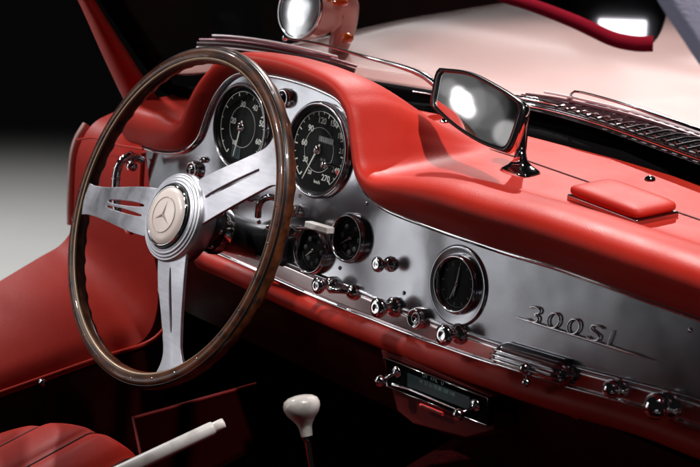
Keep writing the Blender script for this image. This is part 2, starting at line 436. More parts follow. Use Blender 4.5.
clk = small_gauge('clock', 458.5, 284, .0320, mk_clock, [(88,.62),(262,.45),(250,.6)], 'round black clock in a raised silver surround', plate=1, fat=.0075)
MB().box(Dp(319.5,227.5,.016), (U*.995+V*.05).normalized(), V, N, .0215, .0042, .006).build('gauge_plate', M['ivory_worn'], g2, bevel=.0015)

# ---------------- knobs and switches
def stepped(name, px, py, R, L, m='chrome', ball=False, parent=None, tilt=(0,0), w0=0, label=None):
    """pull knob: collar on the panel, thin neck, flared head"""
    parent = parent or CAR; L *= .86
    ax = (N + U*tilt[0] + V*tilt[1]).normalized()
    c = Dp(px, py, w0)
    col = MB().lathe([(R*1.0,-.003),(R*1.0,.002),(R*.85,.005),(R*.55,.0065),(R*.42,.008),(R*.38,L*.55)], c, ax, 28).build(name, M[m], parent, label=label)
    if ball:
        MB().ball(c+ax*(L-R*.5), R*.92, rr=(1,1,1)).build('knob_head', M[m], col)
    else:
        MB().lathe([(R*.38,L*.5),(R*.62,L*.58),(R*.92,L*.72),(R*1.0,L*.82),(R*.95,L*.92),(R*.7,L*1.0),(R*.35,L*.985),(.0001,L*.97)], c, ax, 28).build('knob_head', M[m], col)
    return col
stepped('pull_knob', 391, 264, .0092, .028)
stepped('pull_knob', 332, 285, .0102, .030, w0=.002)
stepped('pull_knob', 394, 307, .0120, .034, w0=.002)
stepped('pull_knob', 459, 334, .0120, .032, w0=.002)
stepped('pull_knob', 621, 388, .0105, .022, ball=True)
stepped('pull_knob', 669, 405, .0150, .030, ball=True)
# lever switch
c = Dp(355, 292, .0)
sw = MB().lathe([(.010,-.003),(.010,.003),(.0085,.007),(.004,.010),(.0001,.011)], c, N, 28).build('lever_switch', M['chrome'])
MB().tube([c+N*.006, c+N*.012-U*.006, c+N*.016-U*.017-V*.001, c+N*.017-U*.027-V*.002], [.0035,.0042,.0058,.0040], 16, flat=(1,.8)).build('lever', M['chrome'], sw)
# ignition-style round lock
c = Dp(421, 318, 0)
lk = MB().lathe([(.0125,-.004),(.0125,.004),(.0118,.010),(.0105,.012),(.0088,.0115),(.008,.008),(.0001,.0075)], c, N, 36).build('ignition_lock', M['chrome'])
MB().lathe([(.0075,.008),(.0070,.0092),(.0045,.0094),(.004,.0082),(.0001,.008)], c, N, 24).build('lock_barrel', M['darkchrome'], lk)
# warning lamp above between the big dials
for (px, py, R, nm) in ((287,98.5,.0125,'warning_lamp'),(196,170,.0125,'heater_knob')):
    c = Dp(px, py, 0)
    wl = MB().lathe([(R,-.002),(R,.004),(R*.92,.008),(R*.75,.009),(R*.62,.007),(R*.58,.003)], c, N, 32).build(nm, M['chrome'])
    MB().lathe([(R*.6,.004),(R*.45,.0085),(R*.2,.010),(.0001,.0103)], c, N, 24).build('lamp_lens', M['black' if nm == 'warning_lamp' else 'darkchrome'], wl)
for px, py, R, L in ((250,196,.008,.014),(231,206,.006,.012),(298,211,.0085,.014),(275.5,176,.0055,.010),(299,231,.007,.014),(205,160,.004,.006)):
    stepped('push_button', px, py, R, L)
# little screws on the panel
for px, py in ((404,293),(340,268),(452,232),(300,196),(367,204),(690,330),(150,160)):
    MB().lathe([(.0001,.0016),(.0018,.0014),(.0026,.0002)], Dp(px,py,0), N, 14).build('panel_screw', M['chrome'], dash)

# ---------------- chrome model script
bd = MB()
p, q = Dp(516,317,.0016), Dp(656,361,.0016)
bar = []
for k in range(25):
    t = k/24; bar.append(p.lerp(q, t))
rr = [lerp(.0006,.0019,smooth(min(t,1-t)*6)) for t in [k/24 for k in range(25)]]
badge = MB().tube(bar, rr, 8, flat=(1,1)).build('badge', M['badge'], label='chrome script reading 300 SL above a long chrome bar')
dirx = (q-p).normalized(); diry = N.cross(dirx)
lm = MB()
def stroke(cx, cy, pts, sx, sy, closed=False):
    o = Dp(cx, cy, .0022)
    pp = catmull([(a, b, 0) for a, b in pts], 40)
    P = [o + dirx*(p.x+.22*p.y)*sx + diry*p.y*sy for p in pp]
    if closed: P = P[:-1]
    lm.tube(P, .0012, 8, closed=closed)
O_ = [(math.cos(rad(a)), math.sin(rad(a))) for a in range(90, 451, 30)]
T_ = [(-.9,.75),(-.3,1.0),(.6,.9),(.75,.4),(.1,.08),(.75,-.2),(.85,-.75),(.1,-1.0),(-.8,-.8)]
S_ = [(.95,.8),(.2,1.0),(-.7,.85),(-.75,.35),(0,.05),(.75,-.25),(.7,-.8),(-.1,-1.0),(-.95,-.75)]
for f, x, y, sx, cl in ((T_,534,314.5,.0085,0),(O_,553.5,320.5,.0078,1),(O_,573.5,326.5,.0078,1),(S_,595,333,.0085,0)):
    stroke(x, y, f, sx, .0080, bool(cl))
stroke(613, 339, [(-.5,1.0),(-.5,.3),(-.5,-.5),(-.45,-.95),(.1,-1.0),(.9,-.98)], .0075, .0080)
lm.build('badge_lettering', M['badge'], badge)

# ---------------- ashtray with grooved chrome front
pa, pb = Dp(497,353,.006), Dp(573,376,.006)
ax_ = (pb-pa).normalized(); up_ = N.cross(ax_).normalized()
L_ = (pb-pa).length
rows = []
for i in range(29):
    t = i/28; e = min(1, math.sin(math.pi*min(t,1-t)*4.2) if min(t,1-t) < .119 else 1)
    e = max(.02, e)**.6; row = []
    for k in range(33):
        a = rad(-90+180*k/32)
        g = 1 - .07*(1 if math.sin(k*1.15) > .3 else 0)
        row.append(pa + ax_*L_*t + up_*.0145*math.sin(a)*e + N*(.020*math.cos(a)*e*g - .003))
    rows.append(row)
ash = MB().grid(rows).build('ashtray', M['darkchrome'], label='grooved chrome ashtray bulging from the switch rail')
for k, vv in enumerate((-.009,-.0035,.002,.0075)):
    ww = .020*math.sqrt(1-(vv/.0145)**2)-.0012
    MB().tube([pa+ax_*L_*t+up_*vv*(.9)+N*(ww-.004*(abs(t-.5)*2)**4) for t in [.05+.9*i/14 for i in range(15)]], .0011, 8).build('rib', M['chrome'], ash)
lt = MB().ball(pa+ax_*L_*.56+up_*-.002+N*.021, .0058, rr=(1,1,1.15)).build('ashtray_latch', M['chrome'])
MB().ball(pa+ax_*L_*.56+up_*-.017+N*.016, .0050).build('latch_knob', M['chrome'], lt)
MB().tube([pa+ax_*L_*.56+up_*-.002+N*.020, pa+ax_*L_*.56+up_*-.017+N*.016], .0022, 8).build('latch_stem', M['chrome'], lt)
# small red slot under the dash
MB().box(Dp(567,412,-.004), U, V, N, .017, .0026, .002).build('under_dash_slot', M['leather'], bevel=.001)

# ================================================================== RADIO
def rq(x, y, w=0.012): return Dp(x, y, w)
q = [rq(384.5,357.5), rq(488.5,398.5), rq(488,426), rq(388,386.5)]
radio = MB().prism(q, -N*.09).build('radio', M['rubber'], bevel=.002)
fr = MB().tube([x+N*.001 for x in q], .0011, 8, closed=True).build('radio_frame', M['darkchrome'], radio)
hs = MB().prism([rq(380,349,.004), rq(404,357,.004), rq(492,396,.004), rq(495,430,.004), rq(466,438,.004), rq(413,424,.004), rq(397,411,.004)], -N*.085).build('radio_housing', M['radio_red'], bevel=.002)
bx = (q[1]-q[0]).normalized(); by = N.cross(bx)
MB().prism([rq(408,373,.0125), rq(470,397,.0125), rq(470,410,.0125), rq(408,386,.0125)], N*.001).build('radio_dial', M['dial_green'], radio)
tx = MB(); tx.text('M  55 60 70 80 100 140', rq(437,388,.0138), bx, by, .0058, .0001, offset=.0001); tx.text('LM   KML   U', rq(433,379.5,.0138), bx, by, .0062, .0001)
tx.build('radio_dial_lettering', M['radio_print'], radio)
MB().tube([rq(393,384.5,.0145), rq(407,388.5,.015), rq(456,409,.0145)], [.0026,.0014,.0012], 8).build('tuning_bar', M['chrome'], radio)
MB().tube([rq(420.5,405,.0145), rq(443,414,.0145)], .0022, 10).build('tape_slot', M['redprint'], radio)
MB().tube([rq(421.5,405.3,.0162), rq(442,413.6,.0162)], .0009, 8).build('slot_trim', M['black'], radio)
for (x0, y0, x1, y1) in ((397.5,372,382.5,381.5),(476,405,460.5,416)):
    a = rq(x0, y0, .012); ax_r = (N - V*.36).normalized()
    sh = MB().lathe([(.0075,.0),(.0075,.002),(.005,.004),(.0018,.0045),(.0018,.025)], a, ax_r, 20).build('radio_knob', M['chrome'], radio)
    MB().ball(a+ax_r*.026, .0068, rr=(1,1,1)).build('knob_head', M['chrome'], sh)
# ================================================================== STEERING WHEEL
nw = Vector((-.0318,-.9116,.41)).normalized()
e1 = (Vector((1,0,0)) - nw*nw.x).normalized(); e2 = nw.cross(e1).normalized()
if e2.z < 0: e2 = -e2
cw = dep(175, 216, 2.06)
def W(a, b, h=0): return cw + e1*a + e2*b + nw*h
RW = .202
HOFF = hit(170.5,216.5, cw+nw*.022, nw) - cw
hx_, hy_ = HOFF.dot(e1), HOFF.dot(e2)
def H(a, b, h=0): return W(hx_+a, hy_+b, h)
prof = [(.0455,-.012),(.053,-.006),(.0555,.006),(.0550,.014),(.0535,.0195),(.0520,.0205),(.0510,.0195),(.0500,.0212),(.0485,.0222),(.0475,.0212),(.0462,.0230),(.0448,.0240),(.0436,.0230),(.0420,.0248),(.0408,.0250),(.0402,.0235),(.0400,.018)]
wheel = MB().lathe(prof, H(0,0,0), nw, 72, e1).build('steering_wheel', M['alu'])
MB().lathe([(.0402,.019),(.0400,.0262),(.0392,.0275),(.0380,.0265),(.0378,.02)], H(0,0,0), nw, 64, e1).build('hub_ring', M['black'], wheel)
MB().lathe([(.0377,.019),(.0376,.0275),(.0364,.0290),(.0352,.0285)], H(0,0,0), nw, 64, e1).build('button_ring', M['chrome'], wheel)
MB().lathe([(.0352,.0275),(.034,.0292),(.028,.0312),(.018,.0328),(.0001,.0335)], H(0,0,0), nw, 64, e1).build('horn_button', M['cream'], wheel)
em = MB()
em.tube([H(.0215*math.cos(2*math.pi*k/64), .0215*math.sin(2*math.pi*k/64), .0322) for k in range(64)], .00075, 8, closed=True)
cz = .0334
for k in range(3):
    a = rad(90+120*k); d = (math.cos(a), math.sin(a)); L = .0205; wv = .0032
    l = (math.cos(a+rad(60)), math.sin(a+rad(60))); r = (math.cos(a-rad(60)), math.sin(a-rad(60)))
    tip = H(d[0]*L, d[1]*L, .0325); cl = H(l[0]*wv, l[1]*wv, cz-.0003); cr = H(r[0]*wv, r[1]*wv, cz-.0003); cm = H(0,0,cz+.0016)
    em.add([tip, cl, cm, cr], [[0,1,2],[0,2,3]], False)
em.build('emblem', M['cream_dark'], wheel)
rim = MB()
prof_n = 20; rows = []
for k in range(144):
    a = 2*math.pi*k/144; row = []
    for j in range(prof_n):
        f = 2*math.pi*j/prof_n
        rr_ = RW + .0108*math.cos(f); hh = .0118*math.sin(f)
        # finger grips on the rear face
        if math.sin(f) < -.3: hh += .0022*abs(math.sin(a*24))
        row.append(W(rr_*math.cos(a), rr_*math.sin(a), hh))
    rows.append(row)
rim.grid(rows, closed_u=True, closed_v=True)
rimo = rim.build('rim', M['wood'], wheel)
def wring(r, h, tr, flat=None):
    return [W(r*math.cos(2*math.pi*k/144), r*math.sin(2*math.pi*k/144), h) for k in range(144)]
# alloy core shows as a slim strip on the inner front edge
rows = []
for k in range(144):
    a = 2*math.pi*k/144; row = []
    for f0, ex_ in ((122,0),(122,.0005),(132,.0006),(142,.0005),(142,0)):
        f = rad(f0); rr_ = RW + (.0108+ex_)*math.cos(f); hh = (.0118+ex_)*math.sin(f)
        row.append(W(rr_*math.cos(a), rr_*math.sin(a), hh))
    rows.append(row)
MB().grid(rows, closed_v=True).build('rim_band', M['wood_band'], wheel)
rows = []
for k in range(144):
    a = 2*math.pi*k/144; row = []
    for f0, ex_ in ((36,0),(38,.0004),(50,.0004),(52,0)):
        f = rad(f0); rr_ = RW + (.0108+ex_)*math.cos(f); hh = (.0118+ex_)*math.sin(f)
        row.append(W(rr_*math.cos(a), rr_*math.sin(a), hh))
    rows.append(row)
MB().grid(rows, closed_v=True).build('rim_inlay', M['black'], wheel)
for k in range(30):
    a = 2*math.pi*(k+.3)/30; f = rad(92)
    c = W((RW+.0108*math.cos(f))*math.cos(a), (RW+.0108*math.cos(f))*math.sin(a), .0118*math.sin(f))
    MB().ball(c, .0011, nu=10, nv=6).build('rivet', M['chrome'], wheel)
# spokes
def spoke(px, py, slots, wh=.052, wm=.034, we=.060, shift=0):
    e = hit(px, py, cw, nw) - cw; ea = Vector((e.dot(e1), e.dot(e2)))
    s0 = Vector((hx_, hy_)); d = (ea-s0); Lt = d.length; d.normalize(); sd = Vector((-d.y, d.x))
    r0 = .046; nst = 34; rows = []
    cols = [-1] + [x for c, hw in slots for x in (c-hw, c+hw)] + [1]
    for i in range(nst+1):
        t = i/nst; r = lerp(r0, Lt-.003, t)
        w = lerp(wh, wm, smooth(t/.80)) if t < .80 else lerp(wm, we, ((t-.80)/.20)**2.2)
        w *= .5
        h = lerp(.016, .003, smooth(t))
        row = []
        for ci, cx in enumerate(cols):
            o = cx*w
            if slots and 0 < ci < len(cols)-1:
                sc, hw = slots[(ci-1)//2]
                prof_ = hw_at(t)
                o = sc*w*lerp(1,.55,t)*1.0 + (1 if (ci-1) % 2 else -1)*hw*prof_
            o2 = o + shift*t
            p_ = s0 + d*r + sd*o2
            row.append(W(p_.x, p_.y, h - .0012*(cx*cx)))
        rows.append(row)
    mb = MB(); fs = []; nc = len(cols); vs = [p for r_ in rows for p in r_]
    for i in range(nst):
        for j in range(nc-1):
            if slots and j % 2 == 1:
                tm = (i+.5)/nst
                if SL[0] < tm < SL[1]: continue
            fs.append([i*nc+j, i*nc+j+1, (i+1)*nc+j+1, (i+1)*nc+j])
    mb.add(vs, fs, True)
    return mb.build('spoke', M['alu'], wheel, solid=.0045, bevel=.0009)
SL = (.12, .68)
def hw_at(t):
    if t < SL[0] or t > SL[1]: return .35
    return .35+.65*math.sin(math.pi*(t-SL[0])/(SL[1]-SL[0]))**.5
spoke(171.5, 373, [(0,.0022)], wh=.054, wm=.033, we=.056)
SL = (.08, .74)
spoke(284, 158, [(0.05,.0024)], wh=.058, wm=.050, we=.085)
SL = (.10, .55)
spoke(80, 198, [(-.22,.0030),(.22,.0024)], wh=.060, wm=.038, we=.062)
# steering column and shroud
ca = H(0,0,-.008)
col = MB().lathe([(.034,0),(.036,-.012),(.030,-.020),(.027,-.030),(.030,-.034),(.030,-.044),(.024,-.048),(.0235,-.10),(.0235,-.14),(.026,-.145),(.026,-.22)], ca, nw, 40).build('steering_column', M['black'])
MB().lathe([(.0362,-.001),(.0372,-.005),(.0362,-.010)], ca, nw, 40).build('collar', M['darkchrome'], col)
MB().lathe([(.0305,-.033),(.0312,-.039),(.0305,-.045)], ca, nw, 40).build('collar', M['chrome'], col)
for a in range(0, 360, 45):
    d = e1*math.cos(rad(a))+e2*math.sin(rad(a))
    MB().ball(ca-nw*.026+d*.029, .0035, nu=10, nv=6).build('column_bolt', M['chrome'], col)
cx = ca-nw*.118
MB().box(cx+e1*.028, e1, e2, nw, .022, .019, .020).build('column_bracket', M['black'], col, bevel=.004)
arch = catmull([Dp(258,217,.045), Dp(259,206,.048), Dp(264,199,.05), Dp(272,197,.048), Dp(279,201,.04), Dp(282,211,.03)], 24)
MB().tube(arch, .0042, 12).build('indicator_stalk', M['chrome'], col)
for px, py, w_ in ((268,227,.07),(272,229,.07),(259,222,.07)):
    MB().ball(Dp(px,py,w_), .0028, nu=10, nv=6).build('column_bolt', M['chrome'], col)
# ignition / starter tube crossing between dial and wheel
MB().tube([Dp(296,228,.02), Dp(308,228,.02)], .0022, 8).build('switch_rod', M['chrome'])

# ================================================================== REAR VIEW MIRROR
mc = dep(476, 108, 1.93)
al = rad(7); mt = rad(20)
mx = Vector((math.cos(al), -math.sin(al), 0)); mn = Vector((-math.sin(al)*math.cos(mt), -math.cos(al)*math.cos(mt), math.sin(mt))); my = mn.cross(mx)
if my.z < 0: my = -my
def pm(px, py, w=0): return hit(px, py, mc+mn*w, mn) + Vector((0,0,0))
outl = [(441,68),(470,72),(500,87),(520,100),(526,107),(524,118),(516,142),(510,152),(503,152),(480,143),(455,127),(436,110),(432,104),(434,90),(437,74)]
oc = catmull([pm(*p) for p in outl]+[pm(*outl[0])], 73)[:-1]
ctr = sum(oc, Vector())/len(oc)
rows = []
for sc, w in ((.0,-.022),(.5,-.021),(.8,-.017),(.94,-.011),(1.0,-.003),(1.0,.0015),(.975,.0045),(.90,.0040),(.88,.0022),(.875,.001)):
    rows.append([ctr+(p-ctr)*max(sc,.001)+mn*w for p in oc])
rv = MB().grid(rows, closed_u=True).build('rear_view_mirror', M['black'])
rows = [[ctr+(p-ctr)*s_+mn*w for p in oc] for s_, w in ((1.004,-.0045),(1.016,-.002),(1.004,.0008))]
MB().grid(rows, closed_u=True).build('mirror_trim', M['chrome'], rv)
gl = [ctr+(p-ctr)*.875+mn*.0016 for p in oc]
MB().prism(gl, -mn*.001).build('mirror_glass', M['mirror'], rv)
base = atZ(520, 172, .872)
bsx = Vector((1,0,0)); bsy = Vector((0,1,0))
bm_ = MB(); rows = []
for sc, z in ((1.0,-.003),(1.0,.0012),(.93,.0035),(.62,.008),(.36,.014),(.28,.020)):
    r_ = []
    for k in range(40):
        f = 2*math.pi*k/40; x = math.copysign(abs(math.cos(f))**.42, math.cos(f)); y = math.copysign(abs(math.sin(f))**.42, math.sin(f))
        r_.append(base+bsx*x*.0225*sc+bsy*y*.016*sc+Vector((0,0,z)))
    rows.append(r_)
bm_.grid(rows, closed_u=True); bm_.build('mirror_base', M['chrome'], rv)
kn = dep(521, 112, (Vector(base)-CAM).dot(CF)-.004)
stem = catmull([base+Vector((0,0,.016)), base.lerp(kn,.4), base.lerp(kn,.75), kn], 16)
MB().tube(stem, [.0085,.0075,.0070,.0072,.0076,.0078,.008,.0082,.0084,.0086,.0088,.0092,.0094,.0098,.010,.0095], 18, flat=(1,.7)).build('mirror_stem', M['chrome'], rv)
MB().ball(kn+Vector((0,0,.002)), .0105).build('mirror_joint', M['chrome'], rv)
MB().tube([kn, ctr+(kn-ctr)*.6-mn*.02], .007, 12).build('mirror_arm', M['chrome'], rv)

# ================================================================== LEFT SIDE: SILL, KICK PANEL, PILLAR
OUT = [(-160,385),(-60,318),(0,281),(40,257),(60,245),(72,228),(74,200),(76,160),(83,138),(95,122),(112,113),(136,103)]
INN = [(-160,436),(-60,405),(0,387),(75,361),(125,344),(148,330),(157,305),(158,270),(157,225),(152,180),(148,150),(166,134)]
oc_ = [atX(x, y, -.625) for x, y in OUT]; ic_ = [atX(x, y, -.435) for x, y in INN]
oC = catmull(oc_, 90); iC = catmull(ic_, 90)
rows = []
for k in range(25):
    t = k/24; row = []
    for i, (a, b) in enumerate(zip(oC, iC)):
        p = a.lerp(b, t); bulge = math.sin(math.pi*t)
        f = smooth((i-38)/30)
        p = p + Vector((0, -.006*bulge*f, .016*bulge*(1-f)))
        if t > .86: p.z -= .014*((t-.86)/.14)**2*(1-f)
        row.append(p)
    rows.append(row)
sill = MB().grid(rows).build('door_sill', M['leather'])
# outer return and the painted jamb edge
MB().grid([[p for p in oC], [p+Vector((-.010,.006,-.004)) for p in oC], [p+Vector((-.014,.03,-.02)) for p in oC]]).build('sill_edge_welt', M['leather'], sill)
jam = catmull([atX(x, y, -.645) for x, y in ((71.5,224),(71.5,200),(72.5,175),(74.5,153),(79,138),(87,125))], 24)
MB().tube(jam, .0072, 10).build('door_jamb', M['paint'])
# inner side of the sill down to the cabin floor
last = rows[-1]
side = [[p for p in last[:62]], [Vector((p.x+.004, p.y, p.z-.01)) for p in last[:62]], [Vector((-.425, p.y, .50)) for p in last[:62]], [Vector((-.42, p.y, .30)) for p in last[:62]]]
MB().grid(side).build('sill_side', M['leather_shade'], sill)
pp = catmull([atX(-20,400,-.43), atX(40,379,-.43), atX(100,358,-.43), atX(140,346,-.43), atX(160,334,-.42), atX(178,308,-.41), atX(195,283,-.40), atX(208,262,-.39)], 50)
MB().tube(pp, .0032, 10).build('piping', M['leather'], sill)
sc = atX(42,383,-.425)
MB().lathe([(.0001,.008),(.004,.0075),(.006,.004),(.0065,-.004)], sc, (1,-.2,.1), 16).build('stud', M['darkchrome'], sill)
# small horizontal welt on the kick panel
wl = catmull([atY(76,140,-.012), atY(95,138,-.012), atY(118,145,-.014), atY(143,149,-.016)], 24)
MB().tube(wl, .0016, 8).build('panel_welt', M['leather'], sill)
# vertical folded edge next to dashboard
MB().tube(catmull([atY(143,152,-.01), atY(141,190,-.012), atY(143,230,-.012)], 16), .004, 10).build('panel_fold', M['leather'], sill)
# grab handle
gh = catmull([Dp(141,160,.020), Dp(131,156,.05), Dp(122,161,.062), Dp(117,172,.066), Dp(115.5,190,.068), Dp(117,208,.066), Dp(122,222,.060), Dp(130,228,.03)], 40)
grab = MB().tube(gh, .0056, 14).build('grab_handle', M['chrome'])
MB().ball(Dp(132,166,.045), .0078).build('handle_stud', M['chrome'], grab)
for k in range(5): MB().lathe([(.0052,-.0016),(.0068,0),(.0052,.0016)], gh[5+k*3], (gh[6+k*3]-gh[5+k*3]), 16).build('handle_ring', M['chrome'], grab)
MB().lathe([(.010,0),(.010,.003),(.007,.006),(.0001,.007)], Dp(131,228,.02), N, 20).build('handle_foot', M['chrome'], grab)

# A-pillar
LN = Vector((0,-.54,.84)).normalized()
XP = -.50
pr = catmull([atX(x,y,XP) for x,y in ((152,132),(163,108),(157,97),(137,67),(115,33),(94,0),(70,-38),(44,-80),(10,-135))], 40)
pl = catmull([atX(x,y,XP-.03) for x,y in ((143,134),(134,122),(128,108),(116,84),(99,47),(79,2),(55,-45),(25,-95),(-5,-150))], 40)
rows = []
for a, b in zip(pr, pl):
    c = (a+b)/2; d = (a-b)
    rows.append([c + d*.5*math.cos(2*math.pi*k/20) + Vector((.028,-.018,0))*math.sin(2*math.pi*k/20) for k in range(20)])
pil = MB().grid(rows, closed_u=True).build('windscreen_pillar', M['leather'])
# little fixing bracket at the pillar foot
MB().prism([atY(118,119,.03), atY(130,119,.03), atY(126,107,.03), atY(122,107,.03)], (0,.006,0)).build('pillar_bracket', M['chrome'], bevel=.001)

# ================================================================== WINDSCREEN, GASKET, BONNET
gl_pts = [(.95,.10,.885),(.6,.22,.89),(.33,.285,.893),(.163,.31,.894),(-.014,.33,.894),(-.2,.335,.892),(-.34,.325,.888),(-.43,.28,.882),(-.485,.21,.876),(-.505,.14,.872),(-.505,.085,.876)]
gc = catmull(gl_pts, 80)
def shelfY(x):
    pts = [(-.50,.115),(-.47,.18),(-.40,.238),(-.34,.262),(-.29,.275),(-.18,.303),(-.05,.347),(.059,.350),(.164,.345),(.249,.340),(.39,.328),(.9,.29)]
    for (a, ya), (b, yb) in zip(pts, pts[1:]):
        if x <= b: return lerp(ya, yb, max(0, min(1, (x-a)/(b-a))))
    return pts[-1][1]
# black shelf strip between pad and glass
xs = [-.47+.0295*k for k in range(44)]
rows = []
for x in xs:
    y0 = gasY(x); wdt = shelfY(x)-y0
    y1 = y0+wdt
    rows.append([Vector((x, y0-.006, .866)), Vector((x, y0, .8765)), Vector((x, y0+.010, .880)), Vector((x, lerp(y0,y1,.4), .876)), Vector((x, lerp(y0,y1,.75), .878)), Vector((x, y1-.012, .888)), Vector((x, y1, .893)), Vector((x, y1+.012, .886))])
gk = MB().grid(rows).build('windscreen_gasket', M['rubber'])
# corner loop and pillar bead of the gasket
lp = catmull([atZ(242,66,.895), atZ(226,77,.886), atZ(213,88,.878), atZ(200,93,.874), atZ(186,94,.872), atX(168,88,-.515), atX(152,66,-.515), atX(133,38,-.515), atX(108,0,-.515), atX(80,-44,-.515), atX(40,-105,-.515)], 70)
MB().tube(lp, .0105, 12, flat=(1,1)).build('gasket_bead', M['rubber'], gk)
MB().tube([p+Vector((-.004,.012,.006)) for p in lp[30:]], .009, 12).build('pillar_gasket', M['rubber'], gk)
# thin bright strip riding on the gasket
st = [Vector((x, shelfY(x)-.014, .8915)) for x in xs[9:]]
MB().tube(st, .0013, 6).build('gasket_bright_strip', M['darkchrome'], gk)

# glass: ruled from the base curve along the rake
gb = []
for x in xs: gb.append(Vector((x, shelfY(x)+.004, .893)))
cl = catmull([(-.505,.085,.878),(-.507,.12,.878),(-.500,.17,.882),(-.485,.215,.886)], 8)
gb = cl + gb[1:]
rows = []
for k in range(13):
    t = k/12*.36
    rows.append([p + LN*t + Vector((-(p.x-.2)*.16*t, -.05*t*t*4, 0)) for p in gb])
MB().grid(rows).build('windscreen', M['glass'], solid=.004)

# bonnet and scuttle
def hoodz(x, y):
    z = .897 + .020*math.exp(-((x-.2)/.22)**2)*smooth((y-.5)/.5) 
    z += .012*smooth((y-.36)/.25)
    z -= .03*smooth((y-1.0)/1.6)
    if x < -.50: z -= ((-.50-x)/.20)**2.2*.10
    for xb in (-.02,.42):
        z += .016*math.exp(-((x-xb)/.055)**2)*smooth((y-.62)/.25)*smooth((2.2-y)/.6)
    return z
def hoody0(x):
    if x < -.55: return lerp(.10, .40, smooth((-.55-x)/.03))
    if x < -.44: return lerp(.25, .10, smooth((-.44-x)/.06))
    return max(.25, shelfY(x)+.0) + .012 if x > -.40 else lerp(.25, shelfY(-.40)+.012, (x+.44)/.04)
rows = []
for j in range(70):
    t = (j/69)**1.3; row = []
    for i in range(121):
        x = -.76 + 1.90*i/120; y0 = hoody0(x); y = lerp(y0, 2.3, t)
        e = 1-smooth((y-y0)/.03)
        z = hoodz(x, y) - .006*e
        row.append(Vector((x, y, z)))
    rows.append(row)
MB().grid(rows).build('bonnet', M['paint'], solid=.002)
# side of the wing under the bonnet
ws = [[Vector((-.76, lerp(.34,2.3,i/40), hoodz(-.76, lerp(.34,2.3,i/40))-.002)) for i in range(41)]]
for dx, dz in ((-.03,-.04),(-.05,-.12),(-.06,-.3),(-.04,-.55)):
    ws.append([p+Vector((dx, 0, dz)) for p in ws[0]])
MB().grid(ws).build('wing', M['paint'])

# cowl grille
gx0 = .02
def cow(px, py, z=.905): return atZ(px, py, z)
gr = MB()
r1 = catmull([cow(516,97), cow(560,106), cow(610,120), cow(660,137), cow(720,158)], 40)
grille = MB().tube(r1, .0032, 10).build('cowl_grille', M['chrome'])
for dy, rr_ in ((.010,.0018),(.018,.0016),(-.008,.0022),(-.015,.0016)):
    MB().tube([p+Vector((0,dy,.001 if dy > 0 else -.004)) for p in r1[:40]], rr_, 8).build('grille_strip', M['chrome'], grille)
MB().grid([[p+Vector((0,-.02,-.008)) for p in r1], [p+Vector((0,.05,-.006)) for p in r1]]).build('grille_bed', M['black'], grille)
for k in range(16):
    p = r1[8+k*2]
    MB().tube([p+Vector((.0,-.012,.001)), p+Vector((.010,.012,.004)), p+Vector((.020,.040,.001))], .0042, 10, flat=(1,.45)).build('slat', M['chrome'], grille)

# wipers
gn = LN.cross(Vector((1,0,0))).normalized()
GP = Vector((-.2,.335,.892))
def G(px, py, off=.012):
    n_ = gn if gn.y > 0 else -gn
    return hit(px, py, GP+n_*off, n_)
gn2 = LN.cross(Vector((.92,.39,0))).normalized()
if gn2.y < 0: gn2 = -gn2
def G2(px, py, off=.012): return hit(px, py, Vector((-.40,.215,.885))+gn2*off, gn2)
def wiper(blade, arm, piv, label, tk=.0035, G=G):
    b = catmull([G(*p, .014) for p in blade], 30); blade_m = M['wiper_blade']
    w = MB().tube(b, [tk*lerp(.55,1,math.sin(math.pi*i/29)) for i in range(30)], 10, flat=(1,.7)).build('wiper', blade_m, label=label)
    MB().tube([p+Vector((0,-.004,-.0056)) for p in b], .0033, 8).build('wiper_rubber', M['wiper_rubber'], w)
    MB().tube([p+Vector((0,-.006,-.0105)) for p in b], .0014, 8).build('wiper_edge', M['wiper'], w)
    MB().tube([p+Vector((0,-.004,.0065)) for p in b[3:-3]], .0017, 8).build('wiper_bridge', M['wiper'], w)
    a = catmull([G(*p, .018) if len(p) == 2 else atZ(*p) for p in arm], 24)
    MB().tube(a, [lerp(.0016,.0052,(i/23)**2) for i in range(24)], 10).build('wiper_arm', M['darkchrome'], w)
    MB().lathe([(.010,-.012),(.010,-.002),(.007,.003),(.0001,.005)], atZ(*piv, .903), (0,.3,1), 20).build('wiper_pivot', M['chrome'], w)
    MB().ball(a[0], .0045, nu=12, nv=8).build('wiper_clip', M['chrome'], w)
    return w
wiper([(200,39.5),(232,40.5),(268,45),(305,52.5),(335,60),(357,66.5)], [(285,38),(320,44),(362,56),(402,67,.925),(424,76,.918),(437,86,.908)], (440,90), 'wiper standing up the glass over the driver side', .0048, G2)
wiper([(528,94),(560,99),(600,108),(640,118),(690,134),(740,152)], [(570,99),(572,93),(582,92.5),(630,106),(700,131),(740,146)], (742,150), 'wiper lying low above the cowl grille')

